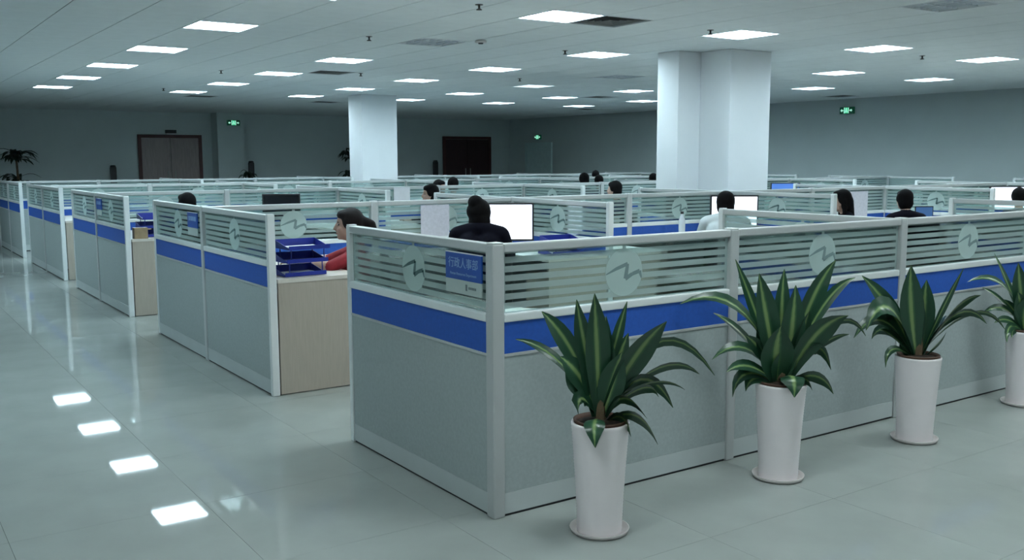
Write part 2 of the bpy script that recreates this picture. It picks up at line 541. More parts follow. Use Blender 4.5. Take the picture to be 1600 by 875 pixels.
slim_stand(3.52, 23.6, 'slim black stand at the far wall left of the brown double door', 1.42)
slim_stand(7.25, 23.6, 'slim black stand at the far wall right of the pilaster', 1.52)
slim_stand(13.3, 23.6, 'slim black stand at the far wall beside the maroon door', 1.52)


def blade(pts, w, n=8, fold=0.25, side=None, twist=0.0):
    """a leaf: quadratic curve pts[0..2], width w; returns verts, faces, uvs"""
    p0, p1, p2 = [Vector(p) for p in pts]
    vs, fs, uv = [], [], []
    for i in range(n + 1):
        t = i / n
        p = p0 * (1 - t) ** 2 + p1 * 2 * t * (1 - t) + p2 * t * t
        tg = ((p1 - p0) * (1 - t) + (p2 - p1) * t).normalized()
        s = side if side else tg.cross(Vector((0, 0, 1)))
        if s.length < 1e-3:
            s = Vector((1, 0, 0))
        s = (s - tg * s.dot(tg)).normalized()
        if twist:
            s = Matrix.Rotation(twist * t, 3, tg) @ s
        nrm = s.cross(tg).normalized()
        prof = (0.32 + 0.68 * min(1, t / 0.45)) * (1 - max(0, (t - 0.55) / 0.45) ** 1.8)
        hw = max(0.0015, w / 2 * prof)
        for k, c in enumerate((-1, -0.5, 0, 0.5, 1)):
            vs.append(p + s * hw * c + nrm * hw * fold * abs(c))
            uv.append((0.5 + c * 0.5, t))
    for i in range(n):
        for k in range(4):
            fs.append((i * 5 + k, i * 5 + k + 1, i * 5 + k + 6, i * 5 + k + 5))
    return vs, fs, uv


def leaf_object(pts, w, parent, material, side=None, twist=0.0, n=8):
    vs, fs, uv = blade(pts, w, n, 0.25, side, twist)
    me = bpy.data.meshes.new('leaf')
    me.from_pydata([v[:] for v in vs], [], fs)
    me.materials.append(material)
    ul = me.uv_layers.new(name='UVMap')
    for lp in me.loops:
        ul.data[lp.index].uv = uv[lp.vertex_index]
    for p in me.polygons:
        p.use_smooth = True
    return inst('leaf', me, parent)


def far_tree(x, y, label, crown_z, crown_r, nl, seed, low=True):
    rnd = random.Random(seed)
    t = thing('potted_tree', label, 'plant', (x, y, 0))
    MB().lathe([(0.14, 0), (0.19, 0.38), (0.2, 0.4), (0.18, 0.4), (0.17, 0.36)], 20).build('pot', M_SAUCER, t)
    MB().tube([(0, 0, 0.34), (0.02, 0, crown_z * 0.6), (0, 0.01, crown_z)], [0.035, 0.03, 0.022]).build('trunk', M_STEM, t)
    for k in range(nl):
        a = rnd.uniform(0, 6.283)
        r = crown_r * rnd.uniform(0.6, 1.05)
        z0 = crown_z - rnd.uniform(0.0, 0.22) if (not low or k % 3) else rnd.uniform(0.9, 1.15)
        rise = rnd.uniform(0.05, 0.3)
        d = Vector((math.cos(a), math.sin(a), 0))
        leaf_object([(0.01 * d.x, 0.01 * d.y, z0), (d * r * 0.55 + Vector((0, 0, z0 + rise)))[:], (d * r + Vector((0, 0, z0 + rise * 0.2 - rnd.uniform(0, 0.15))))[:]], rnd.uniform(0.08, 0.14), t, M_FARLEAF)


far_tree(1.15, 22.9, 'dark leafy potted tree against the far wall at the left edge', 1.72, 0.52, 64, 11)
far_tree(10.15, 23.2, 'dark bushy potted plant at the far wall left of the distant column', 1.75, 0.46, 64, 5)
far_tree(6.85, 22.6, 'low dark potted plant in front of the pilaster by the far wall', 1.15, 0.34, 16, 9, False)

# ------------------------------------------------------------------ ceiling lights, vents, sprinklers
hw = TX / 2 - 0.004
hh = TY / 2 - 0.004
me_frame = MB().box(-hw, hw, -hh, -hh + 0.014, -0.003, 0.02).box(-hw, hw, hh - 0.014, hh, -0.003, 0.02).box(-hw, -hw + 0.014, -hh + 0.014, hh - 0.014, -0.003, 0.02).box(hw - 0.014, hw, -hh + 0.014, hh - 0.014, -0.003, 0.02).mesh('frame', M_HOUSING)
me_house = MB().box(-hw, hw, -hh, hh, 0.062, 0.066).box(-hw, hw, -hh, -hh + 0.004, 0.021, 0.062).box(-hw, hw, hh - 0.004, hh, 0.021, 0.062).box(-hw, -hw + 0.004, -hh + 0.004, hh - 0.004, 0.021, 0.062).box(hw - 0.004, hw, -hh + 0.004, hh - 0.004, 0.021, 0.062).mesh('housing', M_HOUSING)
lx, ly = hw - 0.016, hh - 0.016


def lamp_panel(y0, y1, material):
    return MB().box(-lx, lx, y0, y1, 0.032, 0.040).mesh('lamp_panel', material)


third = 2 * ly / 3
me_cross = MB().box(-0.0015, 0.0015, -ly, ly, 0.002, 0.015).mesh('louvre_blade', M_LOUVRE)
me_long = MB().box(-lx, lx, -0.0015, 0.0015, 0.002, 0.015).mesh('louvre_blade', M_LOUVRE)
me_on = [lamp_panel(-ly + third * k + 0.012, -ly + third * (k + 1) - 0.012, M_LAMPON) for k in range(3)]
me_warm = [lamp_panel(-ly + third * k + 0.012, -ly + third * (k + 1) - 0.012, M_LAMPWARM) for k in range(3)]
me_dim = [lamp_panel(-ly + third * k + 0.012, -ly + third * (k + 1) - 0.012, M_LAMPDIM) for k in range(3)]
me_off = [lamp_panel(-ly + third * k + 0.012, -ly + third * (k + 1) - 0.012, M_LAMPOFF) for k in range(3)]
STATE_WORD = {'on': 'brightly lit', 'warm': 'lit', 'dim': 'dimly lit', 'half': 'partly lit', 'off': 'unlit'}
for (i, j), st in sorted(LIT.items()):
    x, y = LX0 + 4 * TX * i, LY0 + 4 * TY * j
    q = project((x, y, HC))
    inview = q and -60 < q[0] < 1660 and -30 < q[1] < 900
    if inview and i >= 0 and j >= 0:
        lab = '%s square louvred ceiling light, %s line from the left, %s from the front' % (STATE_WORD[st], ORD[i], ORD[j])
    elif (i, j) == (2, -1):
        lab = 'unlit square louvred ceiling light at the top right edge of the picture'
    elif i < 0:
        lab = '%s square louvred fill light added unseen over the left aisle, line %s, place %s' % (STATE_WORD[st], ORD[-i - 1], ORD[j + 4])
    else:
        lab = '%s square louvred ceiling light behind the camera, line %s, position %s' % (STATE_WORD[st], ORD[i], ORD[-j - 1])
    t = thing('ceiling_light', lab, 'ceiling light', (x, y, HC), 0, 'square louvred ceiling lights')
    inst('frame', me_frame, t)
    inst('housing', me_house, t)
    for k in range(3):
        src = {'on': me_on, 'warm': me_warm, 'dim': me_dim, 'off': me_off}.get(st)
        if st == 'half':
            src = me_on if k != 1 else me_off
        inst('lamp_panel', src[k], t)
    for k in (1, 2):
        inst('louvre_blade', me_long, t, (0, -ly + third * k, 0))
    for k in range(1, 6):
        inst('louvre_blade', me_cross, t, (-lx + 2 * lx * k / 6, 0, 0))

vent_labels = ['dark square air vent beside the big lit ceiling light at the top', 'dark square air vent in the ceiling above the second cubicle row, near the left lights', 'dark square air vent far back in the ceiling near the left wall', 'dark square air vent in the ceiling left of the big column', 'dark square air vent deep in the ceiling behind the columns', 'dark square air vent in the ceiling near the right wall exit sign', 'dark square air vent in the unlit ceiling before the far wall']
for (a, b), lab in zip(VENTS, vent_labels):
    t = thing('ceiling_vent', lab, 'air vent', (LX0 + a * TX, LY0 + b * TY, HC), 0, 'square ceiling vents')
    MB().box(-hw, hw, -hh, hh, 0.05, 0.056).build('backing', M_VENTIN, t)
    inst('frame', me_frame, t)
    for k in range(5):
        r = 0.04 + 0.048 * k
        mb = MB()
        pr = [(-r, -r), (r, -r), (r, r), (-r, r)]
        ro = r + 0.022
        pq = [(-ro, -ro), (ro, -ro), (ro, ro), (-ro, ro)]
        vs = [(px, py, 0.035) for px, py in pr] + [(px, py, 0.004) for px, py in pq] + [(px, py, 0.038) for px, py in pr] + [(px, py, 0.007) for px, py in pq]
        fs = []
        for e in range(4):
            f = (e + 1) % 4
            fs += [(e, f, 4 + f, 4 + e), (8 + e, 12 + e, 12 + f, 8 + f), (4 + e, 4 + f, 12 + f, 12 + e), (e, 8 + e, 8 + f, f)]
        mb.add(vs, fs)
        mb.build('vane', M_VENT, t)

sprk = [(2.28, 3.68), (2.45, 6.13), (2.38, 10.88), (5.03, 6.06), (5.13, 3.76), (9.25, 4.03), (2.63, 14.98), (4.3, 10.2), (6.9, 9.7)]
spl = ['above the right half of the second row, top edge', 'left of the unlit light', 'over the left lights, halfway back', 'left of the big column, beside a lit light', 'directly above the big column', 'right of the big column', 'far left near the dark zone', 'near the partly lit light at centre', 'left of the big column, farther back']
me_sd = MB().lathe([(0.034, -0.004), (0.034, 0.0), (0.012, 0.001)], 16).mesh('escutcheon', M_SPRINK)
me_sb = MB().lathe([(0.009, -0.03), (0.011, -0.004)], 10).mesh('stem', M_SPRINK)
me_sr = MB().lathe([(0.024, -0.046), (0.026, -0.042), (0.006, -0.03)], 16).mesh('deflector', M_SPRINK)
for (x, y), l in zip(sprk, spl):
    t = thing('sprinkler', 'small dark ceiling sprinkler ' + l, 'sprinkler', (x, y, HC), 0, 'ceiling sprinklers')
    inst('escutcheon', me_sd, t)
    inst('stem', me_sb, t)
    inst('deflector', me_sr, t)
t = thing('smoke_detector', 'round grey smoke detector beside the unlit ceiling light', 'smoke detector', (3.62, 5.75, HC))
MB().lathe([(0.06, -0.03), (0.065, -0.012), (0.05, 0.0)], 24).build('body', M_SAUCER, t)
MB().lathe([(0.025, -0.042), (0.03, -0.03)], 16).build('sensor', M_DARKGREY, t)

# ------------------------------------------------------------------ partitions
PW = 0.06       # post
TH = 0.044
Z_BASE, Z_KICK, Z_BOARD, Z_BLUE0, Z_BLUE1, Z_GL0, Z_GL1 = 0.012, 0.105, 0.712, 0.726, 0.862, 0.900, 1.162
CR = 0.112      # emblem radius
PANEL = {}


def panel_meshes(w):
    key = round(w, 3)
    if key in PANEL:
        return PANEL[key]
    g = 0.001
    x0, x1 = g, w - g
    d = {}
    d['top_rail'] = MB().bbox(x0, x1, -TH / 2 - 0.003, TH / 2 + 0.003, Z_GL1, H, 0.006).mesh('top_rail', M_ALU)
    d['ledge_rail'] = MB().bbox(x0, x1, -TH / 2 - 0.006, TH / 2 + 0.006, Z_BLUE1 + 0.0005, Z_GL0 - 0.0005, 0.006).mesh('ledge_rail', M_ALUB)
    d['blue_board'] = MB().box(x0, x1, -TH / 2 + 0.002, TH / 2 - 0.002, Z_BLUE0, Z_BLUE1).mesh('blue_board', M_BLUE)
    d['groove_rail'] = MB().bbox(x0, x1, -TH / 2 - 0.002, TH / 2 + 0.002, Z_BOARD + 0.0005, Z_BLUE0 - 0.0005, 0.002).mesh('groove_rail', M_ALU)
    d['grey_board'] = MB().box(x0, x1, -TH / 2 + 0.002, TH / 2 - 0.002, Z_KICK, Z_BOARD).mesh('grey_board', M_BOARD)
    d['kick_board'] = MB().box(x0, x1, -TH / 2, TH / 2, Z_BASE, Z_KICK - 0.0005).mesh('kick_board', M_KICK)
    d['base_strip'] = MB().box(x0 + 0.002, x1 - 0.002, -TH / 2 + 0.006, TH / 2 - 0.006, 0, Z_BASE - 0.0003).mesh('base_strip', M_BASE)
    d['glass_pane'] = MB().box(x0, x1, -0.003, 0.003, Z_GL0, Z_GL1 - 0.0005).mesh('glass_pane', M_GLASS)
    # frosted film: all of the pane except seven clear stripes broken by the emblem
    mb = MB()
    yf = -0.0042

    def quad(a, b, c, e):
        mb.add([(a, yf, c), (b, yf, c), (b, yf, e), (a, yf, e)], [(0, 1, 2, 3)])
    cx, cz = w * 0.5, (Z_GL0 + Z_GL1) / 2
    sz = [Z_GL1 - 0.014 - 0.0395 * k for k in range(7)]
    sh = 0.0065
    zprev = Z_GL1 - 0.001
    for z in sz:
        quad(x0, x1, z + sh, zprev)
        zprev = z - sh
        dz = abs(z - cz)
        half = math.sqrt(max(0, (CR + 0.006) ** 2 - dz * dz)) if dz < CR + 0.006 else 0.0
        mrg = 0.018
        quad(x0, x0 + mrg, z - sh, z + sh)
        quad(x1 - mrg, x1, z - sh, z + sh)
        if half > 0 and w > 0.8:
            quad(cx - half + 0.004, cx + half - 0.004, z - sh, z + sh)
    quad(x0, x1, Z_GL0 + 0.001, zprev)
    d['frosted_film'] = mb.mesh('frosted_film', M_FROST)
    if w > 0.8:
        mb = MB()
        n = 40
        vs = [(cx, -0.0052, cz)] + [(cx + CR * math.cos(6.28319 * k / n), -0.0052, cz + CR * math.sin(6.28319 * k / n)) for k in range(n)]
        mb.add(vs, [(0, 1 + k, 1 + (k + 1) % n) for k in range(n)])
        d['emblem_disc'] = mb.mesh('emblem_disc', M_FROSTD)
        pl = [(-0.99, -0.05), (-0.45, 0.16), (0.18, 0.34), (0.12, 0.0), (0.06, -0.28), (0.45, -0.1), (0.85, 0.0), (0.95, -0.3)]
        wd = [0.02, 0.07, 0.08, 0.10, 0.10, 0.08, 0.09, 0.04]
        mb = MB()
        for k in range(len(pl) - 1):
            (ax, az), (bx, bz) = pl[k], pl[k + 1]
            L = math.hypot(bx - ax, bz - az)
            nx, nz = -(bz - az) / L, (bx - ax) / L
            q = [(ax + nx * wd[k], az + nz * wd[k]), (bx + nx * wd[k + 1], bz + nz * wd[k + 1]), (bx - nx * wd[k + 1], bz - nz * wd[k + 1]), (ax - nx * wd[k], az - nz * wd[k])]
            y = -0.0058 - 0.00005 * k
            mb.add([(cx + a * CR, y, cz + b * CR) for a, b in q], [(0, 1, 2, 3)])
        d['emblem_mark'] = mb.mesh('emblem_mark', M_MARK)
    PANEL[key] = d
    return d


def panel(xy, rz, w, label, group):
    """partition panel starting at a post face, running along local x"""
    t = thing('cubicle_partition', label, 'partition', (xy[0], xy[1], 0), rz, group)
    for k, me in panel_meshes(w).items():
        o = inst(k, me, t)
        if k == 'emblem_mark' and rz == 0:      # the screens along the rows carry a paler mark
            o.material_slots[0].link = 'OBJECT'
            o.material_slots[0].material = M_MARKPALE
    return t


me_post = MB().bbox(-PW / 2, PW / 2, -PW / 2, PW / 2, 0.0, H + 0.001, 0.009).mesh('post_body', M_ALU)
me_cap = MB().bbox(-PW / 2 + 0.003, PW / 2 - 0.003, -PW / 2 + 0.003, PW / 2 - 0.003, H + 0.0012, H + 0.006, 0.002).mesh('post_cap', M_ALUB)
me_pslim = MB().bbox(-0.02, 0.02, -PW / 2 + 0.004, PW / 2 - 0.004, 0.0, H + 0.001, 0.007).mesh('post_body', M_ALUB)
me_cslim = MB().bbox(-0.017, 0.017, -PW / 2 + 0.007, PW / 2 - 0.007, H + 0.0012, H + 0.006, 0.002).mesh('post_cap', M_ALUB)


def post(x, y, label, group, slim=False, rz=0.0):
    t = thing('partition_post', label, 'post', (x, y, 0), rz, group)
    inst('post_body', me_pslim if slim else me_post, t)
    inst('post_cap', me_cslim if slim else me_cap, t)


HP = math.pi / 2
for r, (yc, d, nb) in enumerate(ROWS):
    rn = ROWNAME[r]
    gp = 'partition panels of the cubicle rows'
    gq = 'partition posts of the cubicle rows'
    # centre screen, along x
    for k in range(nb):
        x0, x1 = k * P + PW / 2, (k + 1) * P - PW / 2
        if r == 4 and k == 4:
            x1 = 6.355
        what = 'front screen' if r == 0 else 'centre screen'
        panel((x0, yc), 0, x1 - x0, 'glass-topped partition of the %s cubicle row %s, %s from the aisle' % (rn, what, ORD[k]), gp)
    for k in range(nb + 1):
        if r == 0 and k == 0:
            lb = 'pale corner post at the near corner of the front cubicle row'
        elif r == 0:
            lb = 'pale post of the front cubicle row front screen, %s after the corner' % ORD[k - 1]
        elif k == 0:
            lb = 'pale post in the middle of the aisle end of the %s cubicle row' % rn
        else:
            lb = 'pale post of the %s cubicle row centre screen, %s after the end' % (rn, ORD[k - 1])
        post(k * P, yc, lb, gq)
    # cross dividers and aisle ends, along y
    for k in range(0, nb + 1, 2):
        x = k * P
        w = d - PW / 2 - 0.04
        for s, sn in ((1, 'far'), (-1, 'near')):
            if r == 0 and s < 0:
                continue
            if k == 0:
                lb = 'glass-topped aisle end partition, %s half of the %s cubicle row' % (sn, rn) if r else 'wide glass-topped aisle end partition of the front cubicle row with blue department sign'
                lq = 'bright slim end post at the %s aisle corner of the %s cubicle row' % (sn, rn)
            else:
                lb = 'glass-topped cross divider, %s side of the %s cubicle row, %s from aisle' % (sn, rn, ORD[k // 2 - 1])
                lq = 'slim end post of the %s side divider, %s cubicle row, %s from aisle' % (sn, rn, ORD[k // 2 - 1])
            if s > 0:
                panel((x, yc + PW / 2 + w), -HP, w, lb, gp)
            else:
                panel((x, yc - PW / 2), -HP, w, lb, gp)
            post(x, yc + s * (PW / 2 + w + 0.0205), lq, gq, True, HP)

# ------------------------------------------------------------------ department signs on the aisle ends


def text_mesh(body, size, material, name='lettering'):
    cu = bpy.data.curves.new(name, 'FONT')
    cu.body = body
    cu.size = size
    cu.align_x = 'CENTER'
    cu.align_y = 'CENTER'
    cu.extrude = 0.0003
    ob = bpy.data.objects.new(name, cu)
    COL.objects.link(ob)
    bpy.context.view_layer.update()
    me = bpy.data.meshes.new_from_object(ob.evaluated_get(bpy.context.evaluated_depsgraph_get()))
    bpy.data.objects.remove(ob)
    me.materials.clear()
    me.materials.append(material)
    return me


def dept_sign(y, label, w=0.30, detail=True):
    """sign hung over the glass on the aisle side (facing -x)"""
    t = thing('department_sign', label, 'sign', (-0.026, y, 1.025), -HP, 'blue department signs')
    MB().bbox(-w / 2, w / 2, -0.004, 0.004, 0.0, 0.118, 0.001).build('sign_face', M_SIGNBLUE, t)
    MB().box(-w / 2, w / 2, -0.005, 0.0045, 0.1185, 0.122).build('sign_edge', M_PAPER, t)
    MB().box(-w / 2, w / 2, -0.003, 0.003, -0.062, -0.0005).build('lower_plate', M_SIGNPLATE, t)
    if detail:
        o = inst('lettering', text_mesh('\u884c\u653f\u4eba\u4e8b\u90e8', 0.05, M_SIGNTXT), t, (0, -0.0046, 0.072))
        o.rotation_euler = (HP, 0, 0)
        o = inst('small_lettering', text_mesh('Human Resources Department', 0.0175, M_SIGNTXT), t, (0, -0.0046, 0.026))
        o.rotation_euler = (HP, 0, 0)
        mk = MB().box(0.02, 0.034, -0.0042, -0.0031, -0.044, -0.016)
        mk.build('plate_emblem', M_LOGO, t)
        mk = MB()
        for k in range(5):
            mk.box(0.045 + k * 0.013, 0.054 + k * 0.013, -0.0042, -0.0031, -0.036, -0.025)
        mk.build('plate_marks', M_LOGO, t)
    else:
        mk = MB()
        for k in range(4):
            mk.box(-0.09 + k * 0.05, -0.055 + k * 0.05, -0.0052, -0.0041, 0.055, 0.09)
        mk.build('lettering', M_SIGNTXT, t)


dept_sign(0.21, 'blue department sign with white characters on the front aisle end', 0.30, True)
dept_sign(ROWS[1][0] + 0.22, 'small blue sign on the aisle end of the second cubicle row', 0.26, False)
dept_sign(ROWS[2][0] - 0.22, 'small blue sign on the aisle end of the third cubicle row', 0.26, False)

# ------------------------------------------------------------------ desks
DZ = 0.775
DD = 0.60
DESK = {}


def desk_meshes(mirror, L, D):
    key = (mirror, round(L, 3), round(D, 3))
    if key in DESK:
        return DESK[key]
    # local: corner of the L at origin, x along the screen, -y towards the open side
    s = -1 if mirror else 1
    pts = [(0, 0), (L, 0), (L, -DD), (DD + 0.16, -DD), (DD + 0.05, -DD - 0.05), (DD, -DD - 0.16), (DD, -D), (0, -D)]
    pts = [(s * x, y) for x, y in pts]
    if s > 0:
        pts = pts[::-1]
    d = {}
    d['desktop'] = MB().prism(pts, DZ - 0.025, DZ).mesh('desktop', M_DESKTOP)
    xs = sorted((s * 0.002, s * (DD - 0.004)))
    d['end_panel'] = MB().box(xs[0], xs[1], -D + 0.004, -D + 0.022, 0.006, DZ - 0.0255).mesh('end_panel', M_WOOD)
    xs = sorted((s * (L - 0.022), s * (L - 0.004)))
    d['side_panel'] = MB().box(xs[0], xs[1], -DD + 0.02, -0.02, 0.0, DZ - 0.0255).mesh('side_panel', M_WOOD)
    xs = sorted((s * 0.10, s * (DD - 0.12)))
    d['drawer_unit'] = MB().bbox(xs[0], xs[1], -D + 0.03, -D + 0.48, 0.03, 0.62, 0.004).mesh('drawer_unit', M_WOOD)
    DESK[key] = d
    return d


for r, (yc, d, nb) in enumerate(ROWS):
    for k in range(nb):
        for s, sn in ((-1, 'near'), (1, 'far')):
            if r == 0 and s < 0:
                continue
            if r >= 2 and s > 0:
                continue
            if r == 4:
                continue
            if r == 1 and s > 0 and k in (4, 5):
                continue
            if r == 0 and k > 4:
                continue
            if r >= 2 and k > 7:
                continue
            even = k % 2 == 0
            cx = k * P + PW / 2 + 0.004 if even else (k + 1) * P - PW / 2 - 0.004
            L = P - PW / 2 - 0.02
            D = d - PW / 2 - 0.005
            lb = 'beige L-shaped desk, %s side of the %s cubicle row, %s from the aisle' % (sn, ROWNAME[r], ORD[k])
            rz = 0.0 if s < 0 else math.pi
            t = thing('office_desk', lb, 'desk', (cx, yc + s * (PW / 2 + 0.004), 0), rz, 'cubicle desks')
            mirror = (not even) if s < 0 else even
            for nme, me in desk_meshes(mirror, L, D).items():
                inst(nme, me, t)

# ------------------------------------------------------------------ potted dracaenas in front
LEAVES_1 = [(-0.013, 0.04, -0.019, 0.306, -0.035, 0.547, 0.074), (-0.027, 0.093, -0.066, 0.306, -0.104, 0.516, 0.053), (0.027, 0.173, 0.058, 0.332, 0.109, 0.497, 0.032), (0.04, 0.066, 0.12, 0.319, 0.25, 0.439, 0.08), (0.021, 0.04, 0.04, 0.173, 0.08, 0.306, 0.074), (-0.04, 0.106, -0.133, 0.372, -0.242, 0.452, 0.053), (-0.066, 0.093, -0.191, 0.332, -0.351, 0.327, 0.029), (-0.032, 0.072, -0.093, 0.239, -0.167, 0.271, 0.064), (-0.035, 0.058, -0.106, 0.173, -0.093, 0.037, 0.048), (-0.013, 0.019, -0.048, 0.013, -0.035, -0.061, 0.058), (0.066, 0.12, 0.252, 0.545, 0.457, 0.207, 0.037), (0.027, 0.032, 0.173, 0.332, 0.3, 0.058, 0.058), (0.066, 0.066, 0.266, 0.332, 0.425, 0.178, 0.043), (0.159, 0.133, 0.252, 0.226, 0.335, 0.151, 0.021), (0.053, 0.019, 0.159, 0.12, 0.223, -0.066, 0.053), (-0.04, 0.04, -0.058, 0.226, -0.032, 0.412, 0.064), (0.005, 0.027, 0.048, 0.199, 0.12, 0.359, 0.064), (-0.021, 0.04, 0.013, 0.252, 0.021, 0.439, 0.058)]
LEAVES_2 = [(-0.037, 0.016, -0.059, 0.14, -0.034, 0.298, 0.112), (-0.028, 0.016, -0.09, 0.326, -0.143, 0.544, 0.081), (-0.05, 0.047, -0.121, 0.357, -0.227, 0.597, 0.037), (-0.006, 0.016, -0.012, 0.326, 0.003, 0.553, 0.056), (0.019, 0.016, 0.044, 0.233, 0.044, 0.482, 0.081), (0.05, 0.031, 0.118, 0.42, 0.286, 0.584, 0.075), (0.065, 0.062, 0.19, 0.482, 0.336, 0.513, 0.037), (0.044, 0.022, 0.137, 0.326, 0.273, 0.348, 0.081), (0.065, 0.062, 0.283, 0.466, 0.392, 0.233, 0.031), (0.065, 0.062, 0.19, 0.249, 0.305, 0.245, 0.031), (0.05, 0.022, 0.168, 0.326, 0.227, 0.071, 0.062), (0.044, 0.009, 0.168, 0.124, 0.208, -0.022, 0.05), (-0.037, 0.062, -0.199, 0.544, -0.497, 0.388, 0.05), (-0.037, 0.031, -0.183, 0.28, -0.314, 0.326, 0.037), (-0.037, 0.022, -0.183, 0.295, -0.345, 0.121, 0.044), (-0.037, 0.016, -0.183, 0.155, -0.286, 0.071, 0.044), (-0.037, 0.009, -0.214, 0.14, -0.242, -0.062, 0.044), (0.003, 0.031, 0.025, 0.047, 0.016, -0.031, 0.075), (0.006, 0.016, 0.081, 0.233, 0.118, 0.357, 0.068)]
LEAVES_3 = [(-0.018, 0.011, -0.081, 0.268, -0.095, 0.51, 0.088), (0.025, 0.021, 0.018, 0.232, 0.032, 0.419, 0.077), (0.039, 0.039, 0.088, 0.268, 0.173, 0.496, 0.028), (0.032, 0.021, 0.158, 0.338, 0.292, 0.345, 0.063), (0.039, 0.039, 0.194, 0.391, 0.31, 0.197, 0.049), (0.053, 0.056, 0.299, 0.408, 0.426, 0.158, 0.032), (-0.035, 0.021, -0.158, 0.303, -0.327, 0.444, 0.063), (-0.046, 0.021, -0.211, 0.479, -0.334, 0.162, 0.084), (-0.046, 0.014, -0.229, 0.356, -0.377, 0.109, 0.056), (-0.046, 0.011, -0.158, 0.144, -0.229, 0.155, 0.035), (-0.06, 0.011, -0.194, 0.127, -0.208, -0.049, 0.028), (-0.053, 0.0, -0.081, 0.039, -0.053, 0.109, 0.056), (0.011, 0.0, 0.018, 0.127, 0.053, 0.25, 0.077), (0.046, 0.011, 0.095, 0.074, 0.123, 0.144, 0.032), (-0.011, 0.011, -0.025, 0.232, -0.035, 0.373, 0.07)]
PRF = Vector((0.8247, -0.5656, 0))      # horizontal direction in which the leaf outlines were measured
PDF = Vector((0.5656, 0.8247, 0))
POT_H = 0.475


def pot_profile():
    prof = [(0.004, 0.004), (0.094, 0.004)]
    n = 34
    for k in range(n):
        for f, e in ((0.0, 0.0), (0.5, 0.0012)):
            t = (k + f) / n
            r = 0.094 + 0.027 * t ** 1.4
            prof.append((r + e, 0.012 + t * (POT_H - 0.02)))
    prof += [(0.122, POT_H - 0.006), (0.120, POT_H), (0.112, POT_H), (0.110, POT_H - 0.05), (0.004, POT_H - 0.05)]
    return prof


me_pot = MB().lathe(pot_profile(), 40).mesh('pot', M_POT, True)
me_saucer = MB().lathe([(0.10, 0.0), (0.118, 0.004), (0.126, 0.02), (0.122, 0.021), (0.112, 0.008), (0.095, 0.0035), (0.004, 0.0035)], 40).mesh('saucer', M_SAUCER, True)
me_nurs = MB().lathe([(0.108, POT_H - 0.045), (0.109, POT_H + 0.004), (0.113, POT_H + 0.010), (0.106, POT_H + 0.012), (0.102, POT_H - 0.01), (0.101, POT_H - 0.04)], 36).mesh('inner_pot', M_NURSERY, True)
me_soil = MB().lathe([(0.100, POT_H - 0.035), (0.100, POT_H - 0.006), (0.06, POT_H + 0.004), (0.01, POT_H + 0.008)], 28).mesh('soil', M_SOIL, True)


def dracaena(x, y, leaves, label, seed, flip=1.0, sc=1.0):
    rnd = random.Random(seed)
    t = thing('potted_plant', label, 'plant', (x, y, 0), 0, 'dracaenas in tall white pots')
    inst('saucer', me_saucer, t)
    inst('pot', me_pot, t)
    inst('inner_pot', me_nurs, t)
    inst('soil', me_soil, t)
    MB().tube([(0, 0, POT_H - 0.01), (0.004, 0.002, POT_H + 0.06), (0, 0, POT_H + 0.13)], [0.024, 0.022, 0.012]).build('stem', M_STEM, t)
    for k, (bx, bz, mx, mz, tx, tz, w) in enumerate(leaves):
        reach = math.hypot(tx, 0.3 * tz)
        dep = rnd.uniform(-1, 1) * (0.05 + 0.25 * min(0.3, abs(tx) + 0.06))
        if k in (0, 4, 9) or tz < 0.0:
            dep = -abs(dep) - 0.03
        if tz < 0.0 and abs(tx) < 0.1:
            dep, mz = -0.175, mz + 0.09
        for _ in range(40):     # keep the leaf clear of the partition behind it
            tipy = y + PRF.y * tx * flip * sc + PDF.y * dep
            midy = y + PRF.y * mx * flip * sc + PDF.y * dep * 0.45
            if tipy > -0.07 or midy > -0.10:
                dep -= 0.02
        b = Vector((0, 0, POT_H + max(0.01, bz * sc) - 0.02)) + PRF * bx * flip * sc * 0.55
        mid = Vector((0, 0, POT_H + mz * sc - 0.01)) + PRF * mx * flip * sc + PDF * dep * (0.95 if dep == -0.175 else 0.45)
        tip = Vector((0, 0, POT_H + tz * sc)) + PRF * tx * flip * sc + PDF * dep
        side = PRF * 1.0 + PDF * rnd.uniform(-0.35, 0.35)
        spread = abs(tx) / (abs(tz) + abs(tx) + 1e-6)
        if spread > 0.45:
            # arching leaf: its width lies partly across the direction it grows in
            side = PDF * 0.8 + Vector((0, 0, 0.9 if tx * flip < 0 else -0.9))
        leaf_object([b[:], mid[:], tip[:]], w * sc * 1.5, t, M_LEAF, side, rnd.uniform(-0.3, 0.3), 10)


def fuller(leaves, n, seed):
    rnd = random.Random(seed)
    out = list(leaves)
    for k in range(n):
        q = list(leaves[rnd.randrange(len(leaves))])
        f = rnd.uniform(0.55, 0.85)
        for i in range(6):
            q[i] = q[i] * (f if i > 1 else 1.0)
        q[2] += rnd.uniform(-0.04, 0.04)
        q[4] += rnd.uniform(-0.06, 0.06)
        q[6] = max(0.045, q[6] * rnd.uniform(0.8, 1.1))
        out.append(tuple(q))
    return out


LEAVES_1, LEAVES_2, LEAVES_3 = fuller(LEAVES_1, 7, 1), fuller(LEAVES_2, 6, 2), fuller(LEAVES_3, 8, 3)
dracaena(0.27, -0.38, LEAVES_1, 'nearest striped dracaena in a tall white pot, beside the corner post', 1)
dracaena(1.43, -0.35, LEAVES_2, 'second striped dracaena in a tall white pot, counted from the corner post', 2)
dracaena(2.55, -0.36, LEAVES_3, 'third striped dracaena in a tall white pot, counted from the corner post', 3)
dracaena(3.82, -0.29, LEAVES_2, 'dracaena in a white pot cut off by the right edge of the picture', 4, 1.0, 0.8)

# ------------------------------------------------------------------ desk things


